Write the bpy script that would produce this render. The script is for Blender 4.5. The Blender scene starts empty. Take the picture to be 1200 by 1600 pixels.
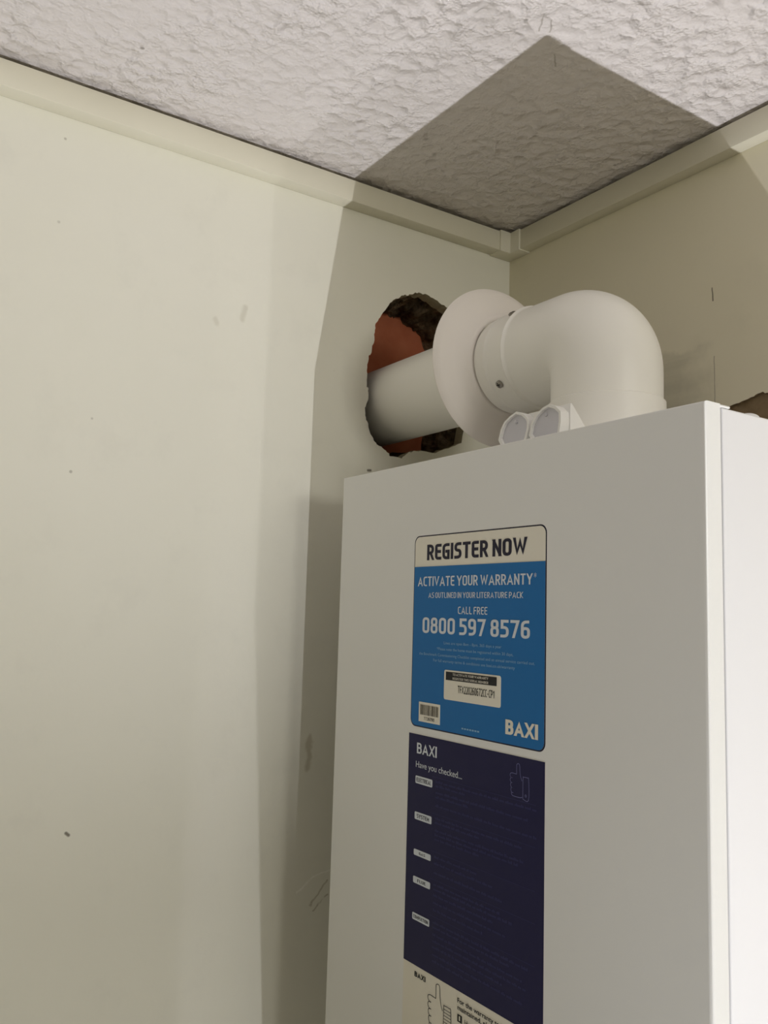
import bpy, bmesh, math, random
from mathutils import Vector, Matrix, noise

C = bpy.context.scene
random.seed(7)
H = 2.4                       # ceiling height; every z below is given as metres below the ceiling

# ------------------------------------------------------------------ camera
cam_d = bpy.data.cameras.new('camera')
cam = bpy.data.objects.new('camera', cam_d); C.collection.objects.link(cam)
R_ = ((0.5554504, 0.8310443, 0.028987), (-0.0798253, 0.0879865, -0.9929181), (-0.8277093, 0.5492029, 0.1152105))
r, d, f = Vector(R_[0]), Vector(R_[1]), Vector(R_[2])
m = Matrix.Identity(4)
for i in range(3):
    m[i][0] = r[i]; m[i][1] = -d[i]; m[i][2] = -f[i]
m.translation = Vector((0.91009, -0.80678, H - 0.53808))
cam.matrix_world = m
cam_d.sensor_fit = 'VERTICAL'; cam_d.sensor_height = 36.0
cam_d.lens = 1372.05 * 36 / 1600
cam_d.clip_start = 0.02
C.camera = cam

# ------------------------------------------------------------------ light
C.view_settings.view_transform = 'Standard'
C.view_settings.look = 'None'
C.view_settings.gamma = 1
C.view_settings.use_curve_mapping = False
C.view_settings.exposure = 0.06
w = bpy.data.worlds.new('world'); C.world = w; w.use_nodes = True
w.node_tree.nodes['Background'].inputs[0].default_value = (0.9, 0.95, 1.0, 1)
w.node_tree.nodes['Background'].inputs[1].default_value = 0.02

# one strong narrow work light on the floor to the right, shining up at the corner,
# plus two added spots, wide and hard-edged, standing in for the boiler face's reflection
def torch_or_fill(loc, aim, watts, half, blend=1.0):
    sd = bpy.data.lights.new('torch_or_fill', 'SPOT')
    sd.energy = watts; sd.color = (0.985, 0.985, 1.04); sd.shadow_soft_size = 0.007
    sd.spot_size = math.radians(2 * half); sd.spot_blend = blend
    so = bpy.data.objects.new('torch_or_fill', sd); C.collection.objects.link(so)
    so.location = Vector(loc)
    so.rotation_euler = (Vector(aim) - Vector(loc)).to_track_quat('-Z', 'Y').to_euler()
torch_or_fill((1.504, -0.593, H - 2.195), (0.66, -0.44, H), 128, 27.5)
torch_or_fill((1.5, -0.26, H - 2.19), (0.0, -0.6, H - 0.8), 15, 85)  # added weak wide spot, imitates reflected light and lifts the lower wall
torch_or_fill((1.5, -0.26, H - 2.19), (1.361, 0.73, H - 2.19), 7, 89.5, 0.012)  # added spot, its half-plane cone imitates the reflected patch's hard edge
# soft area fill added high on the right to lift the upper corner
ad = bpy.data.lights.new('added_fill', 'AREA')
ad.shape = 'RECTANGLE'; ad.size = 0.5; ad.size_y = 0.42; ad.energy = 10; ad.color = (1.0, 0.985, 0.93)
ao = bpy.data.objects.new('added_fill', ad); C.collection.objects.link(ao)
ao.location = (2.74, -0.35, H - 0.24)
ao.rotation_euler = Vector((-1, -0.055, 0)).to_track_quat('-Z', 'Y').to_euler()

cy = C.cycles
cy.max_bounces = 7; cy.diffuse_bounces = 5; cy.glossy_bounces = 4
cy.caustics_reflective = False; cy.caustics_refractive = False; cy.blur_glossy = 0.5
cy.sample_clamp_indirect = 8.0
cy.use_denoising = True

# ------------------------------------------------------------------ helpers
def lin(c):
    return tuple((v / 255 / 12.92) if v / 255 <= 0.04045 else ((v / 255 + 0.055) / 1.055) ** 2.4 for v in c)

class NT:
    """tiny node-tree builder"""
    def __init__(s, name, col, rough=0.5, spec=0.5, metal=0.0):
        s.m = bpy.data.materials.new(name); s.m.use_nodes = True
        s.t = s.m.node_tree; s.b = s.t.nodes['Principled BSDF']
        s.b.inputs['Base Color'].default_value = (*lin(col), 1)
        s.b.inputs['Roughness'].default_value = rough
        s.b.inputs['Specular IOR Level'].default_value = spec
        s.b.inputs['Metallic'].default_value = metal
    def n(s, typ, **kw):
        x = s.t.nodes.new(typ)
        for k, v in kw.items(): setattr(x, k, v)
        return x
    def link(s, a, b): s.t.links.new(a, b)
    def pos(s, scale=None, shift=None):
        if not hasattr(s, '_p'): s._p = s.n('ShaderNodeTexCoord').outputs['Object']
        if scale is None and shift is None: return s._p
        mp = s.n('ShaderNodeMapping'); s.link(s._p, mp.inputs[0])
        if scale: mp.inputs['Scale'].default_value = scale
        if shift: mp.inputs['Location'].default_value = shift
        return mp.outputs[0]
    def noise(s, scale, detail=3, rough=0.55, vec=None, dist=0.0):
        x = s.n('ShaderNodeTexNoise'); s.link(vec or s.pos(), x.inputs['Vector'])
        x.inputs['Scale'].default_value = scale; x.inputs['Detail'].default_value = detail
        x.inputs['Roughness'].default_value = rough; x.inputs['Distortion'].default_value = dist
        return x.outputs[0]
    def ramp(s, v, a, b, lo=0.0, hi=1.0):
        x = s.n('ShaderNodeMapRange', clamp=True); s.link(v, x.inputs[0])
        for i, q in enumerate((a, b, lo, hi)): x.inputs[i + 1].default_value = q
        return x.outputs[0]
    def math(s, op, a, b=0.0):
        x = s.n('ShaderNodeMath', operation=op)
        for i, q in enumerate((a, b)):
            if isinstance(q, (int, float)): x.inputs[i].default_value = q
            else: s.link(q, x.inputs[i])
        return x.outputs[0]
    def mix(s, fac, a, b):
        x = s.n('ShaderNodeMix', data_type='RGBA')
        for i, q in ((0, fac), (6, a), (7, b)):
            if isinstance(q, (int, float)): x.inputs[i].default_value = q
            elif isinstance(q, tuple): x.inputs[i].default_value = (*lin(q), 1)
            else: s.link(q, x.inputs[i])
        return x.outputs[2]
    def col(s, c): s.link(c, s.b.inputs['Base Color'])
    def bump(s, h, dist, strength=1.0):
        x = s.n('ShaderNodeBump'); s.link(h, x.inputs['Height'])
        x.inputs['Distance'].default_value = dist; x.inputs['Strength'].default_value = strength
        s.link(x.outputs[0], s.b.inputs['Normal'])
    def seg(s, a, b, width, soft=0.4, wob=0.0):
        """1 on a scratch from a to b, 0 elsewhere"""
        a, b = Vector(a), Vector(b); ab = b - a
        p = s.pos()
        if wob:
            nz = s.n('ShaderNodeTexNoise'); s.link(p, nz.inputs['Vector']); nz.inputs['Scale'].default_value = 60
            q = s.n('ShaderNodeVectorMath', operation='SUBTRACT'); s.link(nz.outputs['Color'], q.inputs[0]); q.inputs[1].default_value = (.5, .5, .5)
            q2 = s.n('ShaderNodeVectorMath', operation='SCALE'); s.link(q.outputs[0], q2.inputs[0]); q2.inputs['Scale'].default_value = wob
            q3 = s.n('ShaderNodeVectorMath', operation='ADD'); s.link(p, q3.inputs[0]); s.link(q2.outputs[0], q3.inputs[1]); p = q3.outputs[0]
        pa = s.n('ShaderNodeVectorMath', operation='SUBTRACT'); s.link(p, pa.inputs[0]); pa.inputs[1].default_value = a
        dt = s.n('ShaderNodeVectorMath', operation='DOT_PRODUCT'); s.link(pa.outputs[0], dt.inputs[0]); dt.inputs[1].default_value = ab / ab.length_squared
        cl = s.ramp(dt.outputs['Value'], 0, 1, 0, 1)
        sc = s.n('ShaderNodeVectorMath', operation='SCALE'); sc.inputs[0].default_value = ab; s.link(cl, sc.inputs['Scale'])
        df = s.n('ShaderNodeVectorMath', operation='DISTANCE'); s.link(pa.outputs[0], df.inputs[0]); s.link(sc.outputs[0], df.inputs[1])
        return s.ramp(df.outputs['Value'], width * soft, width, 1, 0)

def mesh_obj(name, bm, mats, parent=None, smooth=None):
    me = bpy.data.meshes.new(name)
    bm.normal_update(); bm.to_mesh(me); bm.free()
    for q in (mats if isinstance(mats, (list, tuple)) else [mats]): me.materials.append(q)
    if smooth is not None:
        me.polygons.foreach_set('use_smooth', [True] * len(me.polygons))
        me.set_sharp_from_angle(angle=math.radians(smooth))
    o = bpy.data.objects.new(name, me); C.collection.objects.link(o)
    if parent is not None:
        o.parent = parent
        o.matrix_parent_inverse = Matrix.Translation(-parent_world(parent))
    return o
_loc = {}
def parent_world(o): return _loc.get(o.name, Vector((0, 0, 0)))
def thing(name, label, cat, loc, group=None):
    o = bpy.data.objects.new(name, None); C.collection.objects.link(o)
    o.location = loc; o.empty_display_size = 0.05
    _loc[o.name] = Vector(loc)
    o['label'] = label; o['category'] = cat
    if group: o['group'] = group
    return o
def struct(o, label=None, cat=None):
    o['kind'] = 'structure'
    if label: o['label'] = label
    if cat: o['category'] = cat
    return o

def box(bm, x0, x1, y0, y1, z0, z1, mi=0):
    vs = [bm.verts.new((x, y, H + z)) for x in (x0, x1) for y in (y0, y1) for z in (z0, z1)]
    for q in ((0, 1, 3, 2), (4, 6, 7, 5), (0, 4, 5, 1), (2, 3, 7, 6), (0, 2, 6, 4), (1, 5, 7, 3)):
        bm.faces.new([vs[i] for i in q]).material_index = mi
def bevel(bm, w, seg=3, edges=None):
    bmesh.ops.recalc_face_normals(bm, faces=bm.faces)
    bmesh.ops.bevel(bm, geom=edges or list(bm.edges), offset=w, segments=seg, profile=0.5, affect='EDGES', clamp_overlap=True)
def loft(bm, rings, close=True, mi=0):
    vr = [[bm.verts.new(p) for p in rg] for rg in rings]
    n = len(rings[0])
    for a, b in zip(vr, vr[1:]):
        for i in range(n if close else n - 1):
            j = (i + 1) % n
            bm.faces.new((a[i], a[j], b[j], b[i])).material_index = mi
    return vr
def lathe(bm, prof, axis, org, n=96, mi=0):
    """prof: (distance along axis, radius)"""
    rings = []
    for t, rr in prof:
        rg = []
        for k in range(n):
            a = 2 * math.pi * k / n
            u, v = rr * math.cos(a), rr * math.sin(a)
            rg.append((org[0] + t, org[1] + u, org[2] + v) if axis == 'x' else (org[0] + u, org[1] + v, org[2] + t))
        rings.append(rg)
    return loft(bm, rings, True, mi)
def sweep_prism(bm, pts, dv, mi=0):
    """extrude a planar polygon by vector dv, closed solid"""
    a = [bm.verts.new(p) for p in pts]; b = [bm.verts.new(Vector(p) + Vector(dv)) for p in pts]
    n = len(pts); fs = [bm.faces.new(a), bm.faces.new(b[::-1])]
    for i in range(n): fs.append(bm.faces.new((a[i], b[i], b[(i + 1) % n], a[(i + 1) % n])))
    for q in fs: q.material_index = mi
    return fs

# ------------------------------------------------------------------ materials
def wall_mat(name, base, dirty, marks, rough=0.62, extra=None):
    t = NT(name, base, rough, 0.3)
    n1 = t.noise(2.3, 4, 0.6); n2 = t.noise(14, 5, 0.65)
    c = t.mix(t.ramp(n1, 0.35, 0.7, 0, 0.5), base, dirty)
    c = t.mix(t.ramp(n2, 0.55, 0.8, 0, 0.25), c, tuple(int(v * 0.9) for v in base))
    # tiny specks
    v = t.n('ShaderNodeTexVoronoi'); t.link(t.pos(), v.inputs['Vector']); v.inputs['Scale'].default_value = 26; v.inputs['Randomness'].default_value = 1
    sp = t.math('MULTIPLY', t.ramp(v.outputs['Distance'], 0.03, 0.055, 1, 0), t.ramp(t.noise(3.0, 2), 0.56, 0.6, 0, 1))
    c = t.mix(t.math('MULTIPLY', sp, 0.45), c, (120, 112, 96))
    for a, b, wd, colr, k, wob in marks:
        mk = t.seg((a[0], a[1], H + a[2]), (b[0], b[1], H + b[2]), wd, 0.35, wob)
        c = t.mix(t.math('MULTIPLY', mk, k), c, colr)
    if extra: c = extra(t, c)
    t.col(c)
    hb = t.math('ADD', t.math('MULTIPLY', t.noise(7, 3), 1.0), t.math('MULTIPLY', t.noise(90, 3), 0.06))
    t.bump(hb, 0.004, 0.6)
    return t.m

CREAM, CREAM2 = (233, 231, 217), (225, 223, 206)
M_left = wall_mat('cream_wall_paint', CREAM, CREAM2, [
    ((0, -0.2286, -0.3616), (0, -0.2248, -0.3612), 0.0022, (96, 90, 72), 0.85, 0),
    ((0, -0.2951, -0.6847), (0, -0.2979, -0.7170), 0.0060, (168, 158, 128), 0.45, 0.016),
    ((0, -0.3066, -0.8537), (0, -0.2850, -0.8392), 0.0016, (250, 248, 238), 0.6, 0.005),
    ((0, -0.2850, -0.8392), (0, -0.2640, -0.8340), 0.0014, (250, 248, 238), 0.5, 0.004),
    ((0, -0.2886, -0.8702), (0, -0.2660, -0.8460), 0.0020, (170, 162, 136), 0.6, 0.010),
    ((0, -0.2850, -0.8771), (0, -0.2660, -0.8620), 0.0016, (160, 152, 126), 0.6, 0.010),
    ((0, -0.5656, -0.7605), (0, -0.5631, -0.7626), 0.0022, (96, 88, 72), 0.85, 0),
    ((0, -0.4388, -0.2137), (0, -0.4363, -0.2172), 0.0040, (196, 190, 170), 0.35, 0.006),
    ((0, -0.4069, -0.2068), (0, -0.4037, -0.1909), 0.0042, (190, 184, 164), 0.4, 0.006),
])
def back_extra(t, c):
    # scraped grey-olive area behind the flue with a torn upper edge
    sx = t.n('ShaderNodeSeparateXYZ'); t.link(t.pos(), sx.inputs[0])
    nz = t.noise(22, 4, 0.6)
    zz = t.math('ADD', sx.outputs['Z'], t.math('MULTIPLY', t.math('SUBTRACT', nz, 0.5), 0.03))
    top = t.ramp(zz, H - 0.236, H - 0.231, 1, 0)
    side = t.ramp(t.math('ADD', sx.outputs['X'], t.math('MULTIPLY', nz, 0.08)), 0.335, 0.37, 1, 0)
    bands = t.ramp(t.noise(20, 3, 0.6, t.pos((0.15, 1, 2.2))), 0.35, 0.7, 0.45, 1.0)
    return t.mix(t.math('MULTIPLY', t.math('MULTIPLY', t.math('MULTIPLY', top, side), bands), 0.5), c, (150, 149, 132))
M_back = wall_mat('cream_wall_paint_scraped', (224, 218, 194), (216, 210, 184), [
    ((0.3324, 0, -0.1726), (0.3330, 0, -0.1874), 0.0010, (60, 52, 36), 0.9, 0.002),
    ((0.3335, 0, -0.2500), (0.3335, 0, -0.3300), 0.0007, (110, 102, 82), 0.6, 0.002),
], extra=back_extra)
M_plain = wall_mat('plain_cream_paint', (214, 212, 198), (206, 204, 188), [])
M_plaster = NT('broken_plaster_edge', (178, 170, 142), 0.9, 0.1)
M_plaster.bump(M_plaster.noise(120, 4), 0.003); M_plaster = M_plaster.m
t = NT('rubble_core', (92, 78, 58), 0.95, 0.1)
t.col(t.mix(t.ramp(t.noise(42, 5, 0.7), 0.4, 0.65), (76, 65, 49), (138, 121, 95)))
t.bump(t.noise(70, 5, 0.7), 0.012); M_rubble = t.m
t = NT('terracotta_brick', (184, 108, 76), 0.9, 0.15)
t.col(t.mix(t.ramp(t.noise(30, 4), 0.3, 0.7), (178, 102, 72), (192, 116, 84))); t.bump(t.noise(160, 3), 0.001); M_brick = t.m
t = NT('bare_brown_plaster', (136, 118, 92), 0.95, 0.1)
t.col(t.mix(t.ramp(t.noise(25, 5, 0.65), 0.35, 0.7), (124, 106, 80), (142, 124, 98))); t.bump(t.noise(90, 4), 0.003); M_bare = t.m

t = NT('textured_ceiling_paint', (222, 216, 213), 0.55, 0.35)
vec = t.pos((1.0, 1.0, 1.0))
wn = t.n('ShaderNodeTexNoise'); t.link(vec, wn.inputs['Vector']); wn.inputs['Scale'].default_value = 35; wn.inputs['Detail'].default_value = 2
wa = t.n('ShaderNodeVectorMath', operation='MULTIPLY_ADD'); t.link(wn.outputs['Color'], wa.inputs[0]); wa.inputs[1].default_value = (0.02, 0.02, 0); t.link(vec, wa.inputs[2])
vo = t.n('ShaderNodeTexVoronoi', feature='SMOOTH_F1'); t.link(wa.outputs[0], vo.inputs['Vector']); vo.inputs['Scale'].default_value = 54
vo.inputs['Smoothness'].default_value = 0.25
patch = t.ramp(t.noise(9, 3, 0.6), 0.3, 0.62, 0.35, 1.0)
rid = t.math('MULTIPLY', t.ramp(vo.outputs['Distance'], 0.15, 0.62, 0, 1), patch)
rid = t.math('MULTIPLY', rid, t.ramp(t.noise(45, 3, 0.6), 0.35, 0.65, 0.2, 1.0))
hh = t.math('ADD', rid, t.math('MULTIPLY', t.noise(110, 4, 0.6), 0.28))
t.bump(hh, 0.0066, 0.9)
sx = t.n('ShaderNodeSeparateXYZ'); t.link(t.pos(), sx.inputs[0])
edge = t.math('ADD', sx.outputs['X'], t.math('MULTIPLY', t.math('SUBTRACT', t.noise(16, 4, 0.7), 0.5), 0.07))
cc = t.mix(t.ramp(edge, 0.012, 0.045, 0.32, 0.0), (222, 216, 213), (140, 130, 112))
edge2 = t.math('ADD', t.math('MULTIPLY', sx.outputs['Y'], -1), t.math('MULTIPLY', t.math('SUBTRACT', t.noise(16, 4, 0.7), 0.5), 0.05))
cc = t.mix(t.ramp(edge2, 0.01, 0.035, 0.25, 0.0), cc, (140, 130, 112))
v = t.n('ShaderNodeTexVoronoi'); t.link(t.pos(), v.inputs['Vector']); v.inputs['Scale'].default_value = 20
sp = t.math('MULTIPLY', t.ramp(v.outputs['Distance'], 0.035, 0.06, 1, 0), t.ramp(t.noise(5.0, 2), 0.52, 0.56, 0, 1))
cc = t.mix(t.math('MULTIPLY', sp, 0.6), cc, (96, 88, 74))
for a, b in (((0.3744, -0.2951), (0.355, -0.282)), ((0.3717, -0.2829), (0.3596, -0.2727)), ((0.3382, -0.2466), (0.3253, -0.2322))):
    cc = t.mix(t.math('MULTIPLY', t.seg((*a, H), (*b, H), 0.0011, 0.35, 0.004), 0.45), cc, (110, 98, 74))
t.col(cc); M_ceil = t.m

t = NT('trunking_cream_plastic', (213, 208, 184), 0.42, 0.4)
t.col(t.mix(t.ramp(t.noise(6, 4), 0.35, 0.7, 0, 0.4), (223, 219, 200), (212, 207, 186))); M_trim = t.m
t = NT('boiler_white_enamel', (231, 231, 228), 0.28, 0.5)
t.bump(t.noise(420, 2), 0.0002, 0.15); M_boiler = t.m
M_case = NT('boiler_case_white', (236, 236, 238), 0.4, 0.5).m
M_gap = NT('seam_grey', (168, 168, 170), 0.7, 0.2).m
M_flue = NT('flue_white_paint', (240, 238, 230), 0.33, 0.45).m
M_seal = NT('wall_seal_white_rubber', (234, 228, 220), 0.55, 0.35).m
M_cap = NT('cap_grey_plastic', (206, 205, 210), 0.35, 0.45).m
M_capw = NT('cap_white_plastic', (236, 235, 230), 0.4, 0.45).m
M_screw = NT('screw_steel', (150, 146, 138), 0.3, 0.5, 0.9).m
M_slot = NT('screw_slot_dark', (48, 46, 42), 0.6, 0.3).m
M_floor = wall_mat('floor_vinyl', (112, 104, 92), (100, 92, 80), [])
PR = dict(rough=0.5, spec=0.25)
M_paper = NT('label_white', (232, 227, 212), **PR).m
M_blue = NT('label_blue', (26, 108, 172), **PR).m
M_navy = NT('label_navy', (27, 25, 68), **PR).m
M_ink = NT('label_dark_ink', (34, 32, 52), **PR).m
M_black = NT('label_black', (34, 34, 36), **PR).m
M_pale = NT('label_pale_print', (214, 220, 226), **PR).m
M_dimblue = NT('label_fine_print_on_blue', (138, 180, 210), **PR).m
M_dimnavy = NT('label_fine_print_on_navy', (52, 51, 98), **PR).m
M_linenavy = NT('label_line_on_navy', (120, 120, 170), **PR).m
M_grey = NT('label_barcode_ink', (96, 92, 80), **PR).m

# ------------------------------------------------------------------ room shell
def jag(loop, sub, amp, seed):
    out = []; n = len(loop); rnd = random.Random(seed)
    for i in range(n):
        a, b = Vector(loop[i]), Vector(loop[(i + 1) % n])
        tn = Vector((-(b - a).y, (b - a).x)).normalized()
        for k in range(sub):
            q = a.lerp(b, k / sub)
            j = 0 if k == 0 else rnd.uniform(-amp, amp)
            out.append(q + tn * j)
    return out
def wall_with_hole(name, to3, outer, hole, depths, mats):
    """outer, hole: 2D loops; to3(u, v, depth) -> 3D; depths: (depth, grow, noise, material)"""
    bm = bmesh.new()
    vo_ = [bm.verts.new(to3(*q, 0)) for q in outer]; vh = [bm.verts.new(to3(*q, 0)) for q in hole]
    es = [bm.edges.new((l[i], l[(i + 1) % len(l)])) for l in (vo_, vh) for i in range(len(l))]
    bmesh.ops.triangle_fill(bm, edges=es, use_beauty=True)
    for q in bm.faces: q.material_index = 0
    ctr = sum((Vector(q) for q in hole), Vector((0, 0))) / len(hole)
    prev = vh; rnd = random.Random(3)
    for dep, grow, nz, mi in depths:
        cur = []
        for i, q in enumerate(hole):
            q = Vector(q); o_ = (q - ctr).normalized()
            j = nz * noise.noise(Vector((q.x * 60, q.y * 60, dep * 60))) + nz * 0.7 * rnd.uniform(-1, 1)
            cur.append(bm.verts.new(to3(*(q + o_ * (grow + j)), dep)))
        for i in range(len(hole)):
            k = (i + 1) % len(hole)
            bm.faces.new((prev[i], prev[k], cur[k], cur[i])).material_index = mi
        prev = cur
    return mesh_obj(name, bm, mats), prev

hole = [(-0.1123, -0.1257), (-0.1308, -0.1192), (-0.1405, -0.1166), (-0.1584, -0.1159), (-0.1706, -0.1214), (-0.1818, -0.1253),
        (-0.1967, -0.1343), (-0.2053, -0.1443), (-0.2175, -0.1627), (-0.2248, -0.1752), (-0.2253, -0.1896), (-0.2288, -0.2108),
        (-0.233, -0.2161), (-0.2351, -0.2355), (-0.2344, -0.2551), (-0.2315, -0.2579), (-0.2318, -0.2732), (-0.2362, -0.2832),
        (-0.2339, -0.2951), (-0.2296, -0.3083), (-0.2214, -0.3235), (-0.2155, -0.3276), (-0.2027, -0.3333), (-0.1951, -0.3397),
        (-0.1783, -0.3406), (-0.1671, -0.3304), (-0.1484, -0.3263), (-0.125, -0.3267), (-0.1094, -0.3191), (-0.0815, -0.3072),
        (-0.070, -0.2572), (-0.068, -0.2021), (-0.076, -0.1584), (-0.093, -0.1323)]
T_LEAF = 0.088
wl, _ = wall_with_hole('wall_left', lambda u, v, dp: Vector((-dp, u, H + v)),
                       [(-2.6, -H), (0, -H), (0, 0), (-2.6, 0)], jag(hole, 5, 0.0011, 1),
                       [(0.006, 0.0, 0.0010, 1), (0.019, 0.0005, 0.0016, 1), (0.023, 0.003, 0.003, 2), (0.034, 0.000, 0.006, 2),
                        (0.052, -0.001, 0.006, 2), (0.07, -0.003, 0.006, 2), (T_LEAF, -0.004, 0.004, 2)], [M_left, M_plaster, M_rubble])
struct(wl, 'cream painted wall on the left with a broken round hole', 'wall')
bm = bmesh.new(); box(bm, -0.19, -T_LEAF, -0.5, 0.12, -0.6, 0.0)
struct(mesh_obj('wall_outer', bm, M_brick), 'red terracotta brickwork seen through the broken hole', 'wall')

patch_ = [(0.300, -0.345), (0.318, -0.322), (0.333, -0.314), (0.352, -0.3085), (0.366, -0.306), (0.380, -0.3035), (0.390, -0.3005), (0.394, -0.3025),
          (0.42, -0.302), (0.47, -0.297), (0.55, -0.296), (0.58, -0.42), (0.55, -0.56), (0.40, -0.60), (0.30, -0.52)]
wb, last = wall_with_hole('wall_back', lambda u, v, dp: Vector((u, dp, H + v)),
                          [(0, -H), (2.8, -H), (2.8, 0), (0, 0)], jag(patch_, 4, 0.0008, 2),
                          [(0.004, 0.0, 0.0006, 1)], [M_back, M_bare])
bm = bmesh.new(); bm.from_mesh(wb.data)
be = [e for e in bm.edges if len(e.link_faces) == 1 and all(v.co.y > 0.003 for v in e.verts)]
fs = bmesh.ops.triangle_fill(bm, edges=be, use_beauty=True)
for g in fs['geom']:
    if isinstance(g, bmesh.types.BMFace): g.material_index = 1
bm.normal_update(); bm.to_mesh(wb.data); bm.free()
struct(wb, 'cream wall behind the boiler with a scraped patch and thin cracks', 'wall')

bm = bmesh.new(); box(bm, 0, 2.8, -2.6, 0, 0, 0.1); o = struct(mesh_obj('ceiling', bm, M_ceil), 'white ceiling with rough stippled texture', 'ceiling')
bm = bmesh.new(); box(bm, 0, 2.8, -2.6, 0, -H - 0.1, -H); struct(mesh_obj('floor', bm, M_floor), 'plain brown vinyl floor of the room', 'floor')
bm = bmesh.new(); box(bm, 2.8, 2.9, -2.6, 0, -H, 0); struct(mesh_obj('wall_right', bm, M_plain), 'plain cream wall on the right side of the room', 'wall')
bm = bmesh.new(); box(bm, 0, 2.8, -2.7, -2.6, -H, 0); struct(mesh_obj('wall_front', bm, M_plain), 'plain cream wall behind the camera', 'wall')

# trunking under the ceiling
TZ, TB_, TA, TBK = -0.0052, -0.0328, 0.0215, 0.0180
def trunk(name, a, b, along, label):
    bm = bmesh.new()
    if along == 'y': box(bm, 0.0, TA, a, b, TB_, TZ)
    else: box(bm, a, b, -TBK, 0.0, TB_, TZ)
    bevel(bm, 0.0009, 2)
    return struct(mesh_obj(name, bm, M_trim, smooth=40), label, 'trim')
CW = 0.020
trunk('trim_1', -2.6, -(TBK + CW) + 0.002, 'y', 'long cream cable trunking along the top of the left wall')
trunk('trim_2', TA + CW - 0.002, 2.8, 'x', 'cream cable trunking along the top of the back wall')
bm = bmesh.new()
k = 0.0026
pts = [(0, 0), (0, -(TBK + CW)), (TA + k, -(TBK + CW)), (TA + k, -(TBK + k)), (TA + CW, -(TBK + k)), (TA + CW, 0)]
sweep_prism(bm, [(x, y, H + TB_ - 0.0016) for x, y in pts], (0, 0, TZ - TB_ + 0.0026))
bevel(bm, 0.0008, 2)
struct(mesh_obj('trim_3', bm, M_trim, smooth=40), 'cream corner cover joining the two runs of cable trunking', 'trim')

# ------------------------------------------------------------------ boiler
X0, X1, D, ZT = 0.1125, 0.5625, 0.3311, -0.3952
ZB = ZT - 0.763
boiler = thing('boiler', 'white wall-hung boiler with blue and navy labels in the corner', 'boiler', ((X0 + X1) / 2, -D / 2, H + ZB))
bm = bmesh.new()
# front door: a shallow pan, face plus returned edges
box(bm, X0, X1, -D, -0.3150, ZB, ZT)
es = [e for e in bm.edges if sum(1 for v in e.verts if abs(v.co.y + D) < 1e-5) == 2]
bevel(bm, 0.0026, 5, es)
door = mesh_obj('door_panel', bm, M_boiler, boiler, smooth=50)
bm = bmesh.new(); box(bm, X0 + 0.001, X1 - 0.0005, -0.3140, -0.3035, ZT - 0.0016, ZT); bevel(bm, 0.0005, 2)
mesh_obj('door_flange', bm, M_boiler, boiler, smooth=50)
bm = bmesh.new(); box(bm, X0 + 0.004, X1 - 0.0024, -0.3150, -0.3116, ZB + 0.002, ZT - 0.004)
mesh_obj('door_seam', bm, M_gap, boiler)
bm = bmesh.new(); box(bm, X0 + 0.0012, X1 - 0.0008, -0.3117, -0.001, ZB + 0.001, ZT - 0.0018); bevel(bm, 0.0012, 3)
case = mesh_obj('case', bm, M_case, boiler, smooth=50)
bm = bmesh.new()
bmesh.ops.create_uvsphere(bm, u_segments=24, v_segments=12, radius=1)
bmesh.ops.scale(bm, vec=(0.006, 0.0085, 0.0032), verts=bm.verts)
bmesh.ops.translate(bm, vec=(X1 - 0.008, -0.2715, H + ZT - 0.0018), verts=bm.verts)
mesh_obj('case_clip', bm, M_case, boiler, smooth=50)

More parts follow.
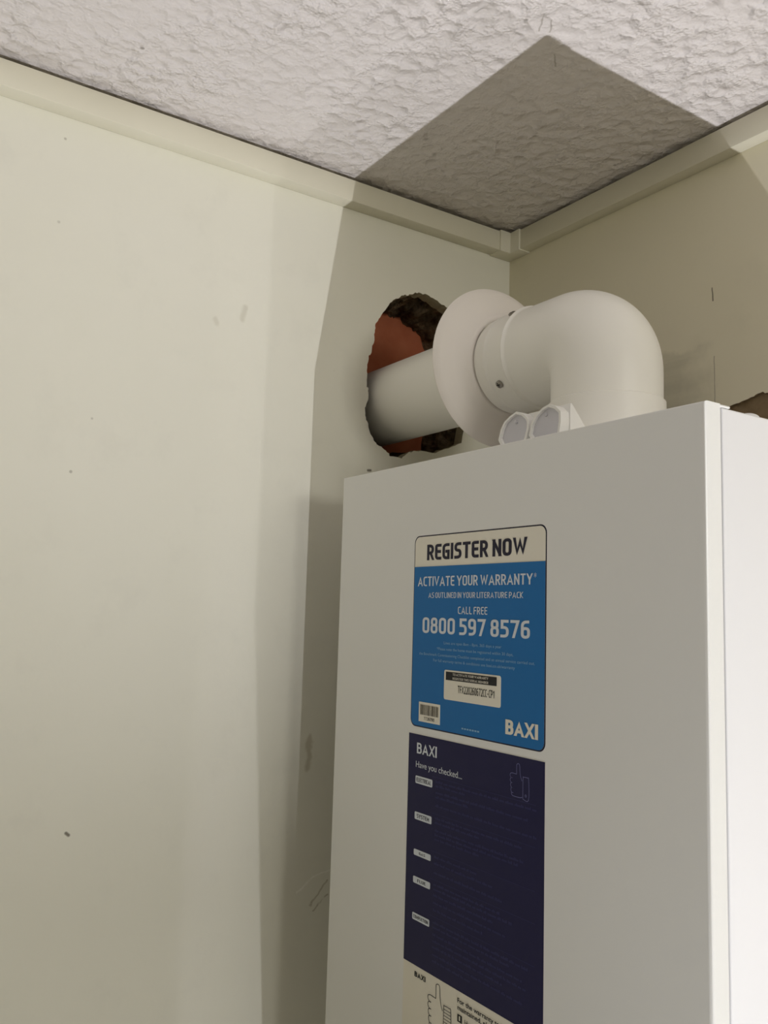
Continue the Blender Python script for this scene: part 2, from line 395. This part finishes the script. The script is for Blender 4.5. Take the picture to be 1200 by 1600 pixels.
# ---- labels -------------------------------------------------------
class Label:
    def __init__(s): s.bm = bmesh.new(); s.mats = []
    def mi(s, mt):
        if mt not in s.mats: s.mats.append(mt)
        return s.mats.index(mt)
    def y(s, lay): return -D - 0.00012 * lay - 0.00005
    def poly(s, pts, mt, lay, lift=0.0):
        q = s.bm.faces.new([s.bm.verts.new((x / 1000, s.y(lay) - lift, H + z / 1000)) for x, z in pts]); q.material_index = s.mi(mt); return q
    def rrect(s, x0, x1, z0, z1, mt, lay, r=0.0, rb=None):
        rb = r if rb is None else rb
        pts = []
        for cx, cz, a0, rr in ((x0, z0, 180, rb), (x1, z0, 270, rb), (x1, z1, 0, r), (x0, z1, 90, r)):
            if rr <= 0: pts.append((cx, cz)); continue
            ox = cx + (rr if cx == x0 else -rr); oz = cz + (rr if cz == z0 else -rr)
            for k in range(7):
                a = math.radians(a0 + 15 * k); pts.append((ox + rr * math.cos(a), oz + rr * math.sin(a)))
        return s.poly(pts, mt, lay)
    def slab(s, x0, x1, z0, z1, mt, r=0.0, lay=0, th=0.00012):
        q = s.rrect(x0, x1, z0, z1, mt, lay, r)
        ex = bmesh.ops.extrude_face_region(s.bm, geom=[q])
        for v in [g for g in ex['geom'] if isinstance(g, bmesh.types.BMVert)]: v.co.y = s.y(lay) + th + 0.00004
    def text(s, st, x0, x1, zb, zc, mt, lay, bold=0.0, res=4):
        cu = bpy.data.curves.new('lettering', 'FONT'); cu.body = st; cu.offset = bold; cu.resolution_u = res
        ob = bpy.data.objects.new('lettering', cu); C.collection.objects.link(ob)
        cu2 = bpy.data.curves.new('lettering', 'FONT'); cu2.body = 'H'; cu2.offset = bold
        ob2 = bpy.data.objects.new('lettering', cu2); C.collection.objects.link(ob2)
        dg = bpy.context.evaluated_depsgraph_get()
        me = bpy.data.meshes.new_from_object(ob.evaluated_get(dg)); m2 = bpy.data.meshes.new_from_object(ob2.evaluated_get(dg))
        xs = [v.co.x for v in me.vertices]; hy = [v.co.y for v in m2.vertices]
        kx = (x1 - x0) / (max(xs) - min(xs)); kz = (zc - zb) / (max(hy) - min(hy)); mx, my = min(xs), min(hy)
        vs = [s.bm.verts.new(((x0 + (v.co.x - mx) * kx) / 1000, s.y(lay), H + (zb + (v.co.y - my) * kz) / 1000)) for v in me.vertices]
        k = s.mi(mt)
        for p in me.polygons:
            try: s.bm.faces.new([vs[i] for i in p.vertices]).material_index = k
            except ValueError: pass
        for a, b in ((ob, cu), (ob2, cu2)):
            bpy.data.objects.remove(a); bpy.data.curves.remove(b)
        bpy.data.meshes.remove(me); bpy.data.meshes.remove(m2)
    def stroke(s, pts, wd, mt, lay, closed=False):
        P = [Vector(q) for q in pts]
        if closed: P = P + [P[0], P[1]]
        tn = []
        for i in range(len(P)):
            a = P[max(0, i - 1)]; b = P[min(len(P) - 1, i + 1)]; q = (b - a).normalized(); tn.append(Vector((-q.y, q.x)))
        for i in range(len(P) - 1):
            a, b = P[i], P[i + 1]
            s.poly([a + tn[i] * wd / 2, b + tn[i + 1] * wd / 2, b - tn[i + 1] * wd / 2, a - tn[i] * wd / 2], mt, lay)
    def done(s, name, parent):
        for q in s.bm.faces:
            q.normal_update()
        o = mesh_obj(name, s.bm, s.mats, parent)
        return o
def smooth_path(pts, n=6):
    P = [Vector(q) for q in pts]; out = []
    for i in range(len(P) - 1):
        p0, p1, p2, p3 = P[max(0, i - 1)], P[i], P[i + 1], P[min(len(P) - 1, i + 2)]
        for k in range(n):
            u = k / n
            out.append(0.5 * ((2 * p1) + (p2 - p0) * u + (2 * p0 - 5 * p1 + 4 * p2 - p3) * u * u + (3 * p1 - p0 - 3 * p2 + p3) * u ** 3))
    out.append(P[-1]); return out


# narrow rounded lettering drawn as strokes (cap height 1, skeleton coordinates)
def _rp(pts, closed=False):
    """polyline of (x, y[, corner radius]) with rounded corners"""
    out = []; n = len(pts)
    for i, q in enumerate(pts):
        r_ = q[2] if len(q) > 2 else 0
        P0 = Vector(q[:2])
        if r_ and (closed or 0 < i < n - 1):
            a = (Vector(pts[i - 1][:2]) - P0); b = (Vector(pts[(i + 1) % n][:2]) - P0)
            ra = min(r_, a.length * 0.5, b.length * 0.5) if closed else min(r_, a.length, b.length)
            A, B = P0 + a.normalized() * ra, P0 + b.normalized() * ra
            for k in range(7):
                u = k / 6; out.append(A * (1 - u) ** 2 + P0 * 2 * u * (1 - u) + B * u * u)
        else: out.append(P0)
    return out
R1 = 0.27
def _oo(w, y0=0.0, y1=1.0, r_=R1): return ('c', [(0, y0, r_), (w, y0, r_), (w, y1, r_), (0, y1, r_)])
GL = {
 'A': (.58, [('o', [(0, -.06), (.29, 1.0), (.58, -.06)]), ('o', [(.14, .26), (.44, .26)])]),
 'B': (.44, [('c', [(0, 0), (.44, 0, R1), (.44, .53, .2), (0, .53)]), ('c', [(0, .53), (.41, .53, .2), (.41, 1, R1), (0, 1)])]),
 'C': (.38, [('o', [(.38, 1), (0, 1, R1), (0, 0, R1), (.38, 0)])]),
 'D': (.44, [('c', [(0, 0), (.44, 0, .3), (.44, 1, .3), (0, 1)])]),
 'E': (.36, [('o', [(.36, 1), (0, 1, .12), (0, 0, .2), (.36, 0)]), ('o', [(0, .52), (.32, .52)])]),
 'F': (.35, [('o', [(.35, 1), (0, 1, .12), (0, 0)]), ('o', [(0, .5), (.31, .5)])]),
 'G': (.42, [('o', [(.40, 1), (0, 1, R1), (0, 0, R1), (.42, 0), (.42, .5), (.26, .5)])]),
 'H': (.44, [('o', [(0, 0), (0, 1)]), ('o', [(.44, 0), (.44, 1)]), ('o', [(0, .5), (.44, .5)])]),
 'I': (0, [('o', [(0, 0), (0, 1)])]),
 'K': (.44, [('o', [(0, 0), (0, 1)]), ('o', [(.44, 1.05), (.06, .5), (.46, -.05)])]),
 'L': (.34, [('o', [(0, 1), (0, 0, .15), (.34, 0)])]),
 'M': (.62, [('o', [(0, 0), (0, 1), (.31, .3), (.62, 1), (.62, 0)])]),
 'N': (.46, [('o', [(0, 0), (0, 1)]), ('o', [(.46, 0), (.46, 1)]), ('o', [(-.01, 1.04), (.47, -.04)])]),
 'O': (.46, [_oo(.46)]),
 'P': (.42, [('o', [(0, 0), (0, 1), (.42, 1, R1), (.42, .42, R1), (0, .42)])]),
 'R': (.43, [('o', [(0, 0), (0, 1), (.41, 1, R1), (.41, .45, R1), (0, .45)]), ('o', [(.22, .45), (.43, -.06)])]),
 'S': (.40, [('o', [(.38, 1), (0, 1, .25), (0, .52, .22), (.40, .52, .22), (.40, 0, .25), (0, 0)])]),
 'T': (.44, [('o', [(0, 1), (.44, 1)]), ('o', [(.22, 0), (.22, 1)])]),
 'U': (.44, [('o', [(0, 1), (0, 0, R1), (.44, 0, R1), (.44, 1)])]),
 'V': (.54, [('o', [(0, 1.06), (.27, 0), (.54, 1.06)])]),
 'W': (.80, [('o', [(0, 1.06), (.19, 0), (.40, .85), (.61, 0), (.80, 1.06)])]),
 'X': (.52, [('o', [(0, -.06), (.52, 1.06)]), ('o', [(0, 1.06), (.52, -.06)])]),
 'Y': (.52, [('o', [(0, 1.06), (.26, .42), (.52, 1.06)]), ('o', [(.26, 0), (.26, .42)])]),
 '0': (.42, [_oo(.42)]), '1': (.24, [('o', [(0, .78), (.22, 1), (.22, 0)])]),
 '2': (.40, [('o', [(.02, 1), (.40, 1, R1), (.40, .55, .2), (0, 0), (.42, 0)])]),
 '3': (.40, [('o', [(0, 1), (.38, 1, .22), (.38, .53, .2), (.08, .53)]), ('o', [(.08, .53), (.40, .53, .2), (.40, 0, .25), (0, 0)])]),
 '5': (.40, [('o', [(.38, 1), (.02, 1), (.02, .58), (.40, .58, .25), (.40, 0, .25), (0, 0)])]),
 '6': (.42, [('o', [(.36, 1), (0, 1, .3), (0, .3)]), _oo(.42, 0, .57, .24)]),
 '7': (.42, [('o', [(0, 1), (.42, 1), (.14, -.06)])]),
 '8': (.42, [_oo(.42, 0, .53, .24), ('c', [(.02, .53, .2), (.40, .53, .2), (.40, 1, .24), (.02, 1, .24)])]),
 '9': (.42, [('o', [(.06, 0), (.42, 0, .3), (.42, .7)]), _oo(.42, .43, 1, .24)]),
 '-': (.22, [('o', [(.02, .42), (.20, .42)])]),
}
def stroke_quads(pts, t, closed):
    P = []
    for q in pts:
        if not P or (q - P[-1]).length > 1e-5: P.append(q)
    if closed and (P[0] - P[-1]).length < 1e-5: P.pop()
    n = len(P); L_, R__ = [], []
    for i in range(n):
        d1 = (P[i] - P[i - 1]).normalized() if (closed or i > 0) else None
        d2 = (P[(i + 1) % n] - P[i]).normalized() if (closed or i < n - 1) else None
        c = P[i].copy()
        if d1 is None: d1 = d2; c = c - d2 * t / 2
        elif d2 is None: d2 = d1; c = c + d1 * t / 2
        n1, n2 = Vector((-d1.y, d1.x)), Vector((-d2.y, d2.x))
        mm = (n1 + n2)
        mm = n2 if mm.length < 0.2 else mm.normalized()
        k = t / 2 / max(0.34, mm.dot(n2))
        L_.append(c + mm * k); R__.append(c - mm * k)
    rng = range(n) if closed else range(n - 1)
    return [(L_[i], L_[(i + 1) % n], R__[(i + 1) % n], R__[i]) for i in rng]

def caps(lab, st, x0, x1, zb, zc, mt, lay, t=0.17, gap=0.13, space=0.34):
    """narrow capitals fitted between x0..x1 and zb..zc"""
    quads = []; lifts = []; x = 0.0
    for ch in st:
        if ch == ' ': x += space - gap; continue
        w_, paths = GL[ch]
        for ip, (kind, pts) in enumerate(paths):
            for iq, qd in enumerate(stroke_quads(_rp(pts, kind == 'c'), t, kind == 'c')):
                lifts.append(0.00004 * ip + 0.000005 * (iq % 7))
                quads.append([Vector((x + t / 2 + q.x, min(max(q.y, -t / 2), 1 + t / 2))) for q in qd])
        x += w_ + t + gap
    xs_ = [q.x for qd in quads for q in qd]; a, b = min(xs_), max(xs_)
    for qd, lf in zip(quads, lifts):
        lab.poly([(x0 + (q.x - a) / (b - a) * (x1 - x0), zb + (q.y + t / 2) / (1 + t) * (zc - zb)) for q in qd], mt, lay, lf)

# warranty label (millimetres, z measured from the ceiling)
lb = Label()
lx0, lx1, lz0, lz1 = 247.0, 420.3, -637.8, -465.6
lb.slab(lx0, lx1, lz0, lz1, M_ink, 7.0)
lb.rrect(lx0 + 1.1, lx1 - 1.1, lz0 + 1.1, lz1 - 1.1, M_paper, 1, 6.4)
q = lb.rrect(lx0 + 1.1, lx1 - 1.1, lz0 + 1.1, -494.2, M_blue, 2, 0.0, 6.4)
caps(lb, 'REGISTER NOW', 266.6, 399.0, -488.6, -474.4, M_ink, 2, 0.225, 0.09)
caps(lb, 'ACTIVATE YOUR WARRANTY', 253.6, 405.6, -512.0, -503.3, M_pale, 3, 0.175, 0.11)
lb.text('*', 406.8, 409.6, -509.0, -503.3, M_pale, 3, 0.0)
caps(lb, 'AS OUTLINED IN YOUR LITERATURE PACK', 270.3, 395.0, -522.6, -517.7, M_pale, 3, 0.15, 0.13)
caps(lb, 'CALL FREE', 313.3, 352.0, -536.3, -530.0, M_pale, 3, 0.15, 0.13)
caps(lb, '0800 597 8576', 262.4, 403.0, -554.1, -540.0, M_pale, 3, 0.19, 0.11, 0.36)
lb.text('Lines are open 8am - 8pm, 365 days a year', 294.5, 370, -562.9, -560.5, M_dimblue, 3, 0, 2)
lb.text('*Please note the home must be registered within 30 days,', 284.5, 384, -568.3, -565.9, M_dimblue, 3, 0, 2)
lb.text('the Benchmark Commissioning Checklist completed and an annual service carried out.', 258.4, 408.6, -573.7, -571.3, M_dimblue, 3, 0, 2)
lb.text('For full warranty terms & conditions see baxi.co.uk/warranty', 279.7, 386.2, -578.6, -576.2, M_dimblue, 3, 0, 2)
caps(lb, 'BAXI', 376.0, 412.8, -629.3, -617.9, M_paper, 3, 0.25, 0.05)
for k in range(7): lb.rrect(321.1 + 3.4 * k, 323.6 + 3.4 * k, -632.4, -631.1, M_dimblue, 3)
wlab = lb.done('warranty_label', boiler); wlab['label'] = 'blue warranty label with a white heading strip'
sl = Label()
sl.slab(295.9, 370.0, -609.9, -584.7, M_paper, 2.0, 3)
sl.rrect(298.4, 365.0, -593.2, -586.1, M_black, 4)
caps(sl, 'TO ACTIVATE YOUR WARRANTY', 308.1, 354.7, -589.0, -587.0, M_paper, 5, 0.15, 0.16)
caps(sl, 'REGISTER THIS SERIAL NUMBER', 308.1, 354.8, -592.4, -590.4, M_paper, 5, 0.15, 0.16)
caps(sl, 'TFX220260672CC-CP1', 315.3, 362.3, -603.1, -596.9, M_black, 4, 0.15, 0.12)
sl.done('serial_sticker', wlab)
bl = Label()
bl.slab(259.8, 291.0, -632.6, -615.4, M_paper, 0, 3)
xx = 262.2; rb_ = random.Random(5)
while xx < 288.6:
    wd = rb_.choice((0.5, 0.8, 1.3)); bl.rrect(xx, min(xx + wd, 289.2), -626.5, -617.6, M_grey, 4); xx += wd + rb_.choice((0.4, 0.5, 0.8))
caps(bl, '7726090', 267.8, 283.1, -630.9, -628.0, M_black, 4, 0.14, 0.14)
bl.done('barcode_sticker', wlab)

# checklist label
cl = Label()
cx0, cx1 = 245.5, 420.3
cl.slab(cx0, cx1, -960, -644.4, M_paper)
cl.rrect(cx0, cx1, -840.0, -644.4, M_navy, 1)
caps(cl, 'BAXI', 258.2, 287.6, -661.0, -651.6, M_pale, 2, 0.19, 0.08)
cl.text('Have you checked...', 257.2, 322.6, -673.1, -667.8, M_pale, 2, 0.0)
def words(x0, x1, zb, h, mt, seed, end=None):
    rr = random.Random(seed); x = x0
    while x < (end or x1) - 2:
        wd = min(rr.uniform(3, 11), (end or x1) - x)
        n = max(1, int(wd / 1.3))
        for k in range(n):       # illegible fine print: tiny strokes
            hgt = h * rr.choice((0.62, 0.62, 0.7, 1.0))
            cl.rrect(x + k * wd / n, x + k * wd / n + 0.75 * wd / n, zb, zb + hgt, mt, 2)
        x += wd + 1.3
rows = [(-682.0, 412), (-685.6, 330), (-691.0, 404), (-694.8, 334), (-702.0, 412), (-712.5, 398), (-716.2, 346), (-722.5, 398), (-726.2, 392), (-729.9, 346),
        (-737, 0), (-744.6, 344), (-749.8, 366), (-757.5, 376), (-767.2, 372), (-771.0, 388), (-776.0, 364), (-782.0, 380), (-788.0, 352), (-798.0, 404),
        (-802.0, 386), (-808.0, 398), (-813.0, 402), (-818.0, 376), (-824.0, 398), (-829.0, 340)]
for i, (z, e) in enumerate(rows):
    if e: words(287, e, z, 2.2, M_dimnavy, i, e)
for z in (-677.4, -708.0, -739.5, -762.5, -792.5): cl.rrect(282, 411, z - 0.15, z + 0.15, M_dimnavy, 2)
for st, zt_, zb_ in (('ELECTRICAL', -680.4, -687.0), ('SYSTEM', -711.5, -718.0), ('GAS', -743.4, -748.6), ('FLUE', -766.4, -772.1), ('COMPLETION', -797.0, -802.8)):
    cl.rrect(257.1, 282.1, zb_, zt_, M_pale, 2, 1.2)
    wd = min(21.5, 3.0 * len(st)); caps(cl, st, 269.6 - wd / 2, 269.6 + wd / 2, zb_ + 1.5, zt_ - 1.5, M_ink, 3, 0.18, 0.14)
def thumb(x, z, s, mt, wd, stripes):
    """outline of a raised thumb; x, z = top of thumb"""
    P = lambda pts: [(x + a * s, z + b * s) for a, b in pts]
    cl.stroke(smooth_path(P([(4.9, -13.5), (3.2, -10.5), (2.2, -6), (1.9, -2), (1.2, -0.3), (0, 0), (-1.4, -0.5), (-1.9, -2), (-1.9, -8.0), (-2.2, -8.7), (-7.2, -8.6),
                             (-9.6, -9.4), (-9.8, -11.4), (-8.2, -12.6), (-6.6, -12.6)])), wd, mt, 2)
    for k in range(3):
        b = -12.6 - 4.0 * k
        cl.stroke(smooth_path(P([(-6.6 + .2 * k, b), (-8.8 + .3 * k, b - .2), (-9.8 + .5 * k, b - 2), (-8.6 + .4 * k, b - 3.8), (-6.4 + .3 * k, b - 4.0)])), wd, mt, 2)
    cl.stroke(smooth_path(P([(-8.0, -24.6), (-7.6, -26.4), (-5.0, -27.2), (2.5, -27.2), (5.2, -26.4)])), wd, mt, 2)
    cl.stroke(smooth_path(P([(6.0, -27.6), (6.0, -11.2), (7.0, -9.9), (11.4, -9.8), (12.8, -11.2), (12.8, -27.6), (6.0, -27.6)]), 4), wd, mt, 2)
    if stripes:
        for k in range(9): cl.stroke(P([(6.0, -11.8 - 1.8 * k), (12.8, -11.8 - 1.8 * k)]), wd * 0.8, mt, 2)
    else:
        cl.stroke([(x + (9.4 + 0.9 * math.cos(a)) * s, z + (-24.6 + 0.9 * math.sin(a)) * s) for a in [i * math.pi / 6 for i in range(13)]], wd, mt, 2)
thumb(391.2, -649.9, 0.92, M_linenavy, 0.42, False)
thumb(296.0, -844.3, 1.38, M_black, 0.62, True)
caps(cl, 'BAXI', 262.5, 278.4, -848.9, -844.6, M_black, 2, 0.25, 0.06)
cl.text('For the warranty to be', 322.0, 381.5, -849.0, -845.2, M_black, 2, 0.016)
cl.text('maintained, please', 322.2, 370.5, -854.4, -850.6, M_black, 2, 0.016)
cl.rrect(322.3, 328.3, -863.3, -857.6, M_black, 2)
cl.text('1', 324.5, 326.2, -862.1, -858.6, M_paper, 3, 0.01)
cl.text('Have', 331.5, 344.0, -862.6, -858.8, M_grey, 2, 0.0)
clab = cl.done('checklist_label', boiler); clab['label'] = 'navy checklist label with a white lower strip'

# ------------------------------------------------------------------ flue
XE, YF, ZF, RE, RB = 0.3375, -0.1737, -0.2638, 0.0528, 0.039
flue = thing('flue', 'white elbow flue pipe running from the boiler top into the broken hole', 'flue', (XE, YF, H + ZT))
NS = 128
bm = bmesh.new()
lathe(bm, [(-T_LEAF + 0.0005, 0.0), (-T_LEAF + 0.0005, 0.05), (0.215, 0.05)], 'x', (0, YF, H + ZF), NS)
mesh_obj('flue_pipe', bm, M_flue, flue, smooth=40)
bm = bmesh.new()
lathe(bm, [(0.1975, 0.0502), (0.1975, 0.0545), (0.1955, 0.0565), (0.1915, 0.060), (0.1865, 0.070), (0.1815, 0.082), (0.1785, 0.0892), (0.1770, 0.0902), (0.1755, 0.0896),
           (0.1770, 0.0880), (0.1845, 0.069), (0.1885, 0.059), (0.1885, 0.0502), (0.1975, 0.0502)], 'x', (0, YF, H + ZF + 0.003), NS)
mesh_obj('wall_collar', bm, M_seal, flue, smooth=50)
# elbow
bm = bmesh.new()
cxx, czz = XE - RB, ZF - RB
def rprof(x):     # pressed beads on the socket
    v = RE
    for b in (0.2165, 0.2455):
        v += (0.0026 if b > 0.23 else 0.0014) * math.exp(-((x - b) / 0.0022) ** 2)
    if x < 0.2015: v -= 0.001
    return v
xs = [0.1995, 0.2002, 0.2012, 0.2030] + [0.2030 + 0.0011 * k for k in range(1, 46)] + [0.26, 0.27, 0.28]
xs = [x for x in xs if x < cxx - 0.002]
cols = []
for k in range(NS):
    a = 2 * math.pi * k / NS; ca, sa = math.cos(a), math.sin(a)
    s = RB + RE * ca
    xend = cxx if s >= 0 else cxx + s
    path = [(xs[0] + 0.001, YF + 0.0495 * sa, czz + RB + 0.0495 * ca)]
    for x in xs:
        xq = min(x, xend); rr = rprof(xq)
        if xq > 0.27 or x >= xend: rr = RE
        path.append((xq, YF + rr * sa, czz + RB + rr * ca))
    for j in range(25):
        ph = math.pi / 2 * (1 - j / 24)
        path.append((cxx + s * math.cos(ph), YF + RE * sa, czz + s * math.sin(ph)) if s >= 0 else (cxx + s, YF + RE * sa, czz + s))
    zs = czz if s >= 0 else czz + s
    zb_ = -0.336
    for j in range(1, 9): path.append((cxx + s, YF + RE * sa, zs + (zb_ - zs) * j / 8))
    cols.append(path)
loft(bm, [[(p[0], p[1], H + p[2]) for p in c] for c in cols + [cols[0]]], False)
bmesh.ops.remove_doubles(bm, verts=bm.verts, dist=2e-5)
bmesh.ops.recalc_face_normals(bm, faces=bm.faces)
elbow = mesh_obj('flue_elbow', bm, M_flue, flue, smooth=38)
def screw(x, ang):
    n_ = Vector((0, math.cos(ang), math.sin(ang))); c = Vector((x, YF, H + ZF)) + n_ * (RE + 0.0002)
    bm = bmesh.new()
    lathe(bm, [(0.0018, 0.0), (0.0018, 0.0022), (0.0012, 0.0032), (-0.001, 0.0034)], 'z', (0, 0, 0), 24)
    vs = [bm.verts.new(q) for q in ((-0.002, -0.0005, 0.0019), (0.002, -0.0005, 0.0019), (0.002, 0.0005, 0.0019), (-0.002, 0.0005, 0.0019))]; bm.faces.new(vs).material_index = 1
    vs = [bm.verts.new(q) for q in ((-0.0005, -0.002, 0.00192), (0.0005, -0.002, 0.00192), (0.0005, 0.002, 0.00192), (-0.0005, 0.002, 0.00192))]; bm.faces.new(vs).material_index = 1
    bmesh.ops.scale(bm, vec=(1.3, 1.3, 1.3), verts=bm.verts)
    q = n_.to_track_quat('Z', 'X').to_matrix().to_4x4(); q.translation = c
    bmesh.ops.transform(bm, matrix=q, verts=bm.verts)
    mesh_obj('screw', bm, [M_screw, M_slot], elbow, smooth=40)
screw(0.2350, math.atan2(0.0455, -0.0310)); screw(0.2298, math.atan2(-0.0327, -0.0414)); screw(0.235, math.atan2(0.02, 0.049))
# adaptor ring on the boiler top, with two test points
bm = bmesh.new()
lathe(bm, [(-0.333, 0.0500), (-0.3312, 0.0528), (-0.3312, 0.0536), (-0.3325, 0.0552), (-0.352, 0.0556), (-0.386, 0.0570), (-0.389, 0.0600), (-0.3905, 0.0660), (-0.3950, 0.0665), (-0.3950, 0.045)], 'z', (XE, YF, H), NS)
adaptor = mesh_obj('flue_adaptor', bm, M_flue, flue, smooth=40)
bm = bmesh.new()
pr = [(-0.250, -0.3948), (-0.250, -0.3476), (-0.248, -0.3474), (-0.226, -0.3720), (-0.205, -0.3948)]
sweep_prism(bm, [(0.2990, y, H + z) for y, z in pr], (0.0660, 0, 0)); bevel(bm, 0.0006, 2)
mesh_obj('test_point_block', bm, M_capw, adaptor, smooth=40)
def cap(out, stud, rim):
    """fan-shaped push cap: out = outline (x, z), rim = how many outline points carry the tall white rim"""
    ctr = Vector((sum(q[0] for q in out) / len(out), sum(q[1] for q in out) / len(out)))
    bm = bmesh.new(); rings = []
    for sc, yy in ((0.4, -0.2502), (1.0, -0.2502), (1.0, -0.2595), (0.985, -0.2604), (0.86, -0.2604), (0.83, -0.2580), (0.30, -0.2576)):
        rings.append([Vector((ctr.x + (q[0] - ctr.x) * sc, yy, H + ctr.y + (q[1] - ctr.y) * sc)) for q in out])
    vr = loft(bm, rings, True, 0)
    bm.faces.new(vr[-1]).material_index = 1
    bm.faces.ensure_lookup_table(); n = len(out)
    for i in range(5 * n, 6 * n): bm.faces[i].material_index = 1
    bm2 = bmesh.new(); bmesh.ops.create_uvsphere(bm2, u_segments=16, v_segments=8, radius=0.0021)
    bmesh.ops.scale(bm2, vec=(1, 0.8, 1), verts=bm2.verts)
    bmesh.ops.translate(bm2, vec=(stud[0], -0.2578, H + stud[1]), verts=bm2.verts)
    tmp = bpy.data.meshes.new('tmp'); bm2.to_mesh(tmp); bm2.free()
    k0 = len(bm.faces); bm.from_mesh(tmp); bpy.data.meshes.remove(tmp)
    bm.faces.ensure_lookup_table()
    for i in range(k0, len(bm.faces)): bm.faces[i].material_index = 1
    bmesh.ops.recalc_face_normals(bm, faces=bm.faces)
    return mesh_obj('test_point_cap', bm, [M_capw, M_cap], adaptor, smooth=35)
cap([(0.2805, -0.3700), (0.2816, -0.3664), (0.2838, -0.3599), (0.2887, -0.3532), (0.2967, -0.3490), (0.3055, -0.3462), (0.3143, -0.3494), (0.3205, -0.3542),
     (0.3228, -0.3579), (0.3226, -0.3649), (0.3198, -0.3740), (0.3130, -0.3850), (0.2900, -0.3850)], (0.303, -0.3556), 6)
cap([(0.3225, -0.3720), (0.3239, -0.3669), (0.3256, -0.3612), (0.3313, -0.3544), (0.3404, -0.3488), (0.3481, -0.3470), (0.3565, -0.3500), (0.3634, -0.3561),
     (0.3638, -0.3650), (0.3620, -0.3760), (0.3540, -0.3860), (0.3330, -0.3860)], (0.3429, -0.3552), 6)
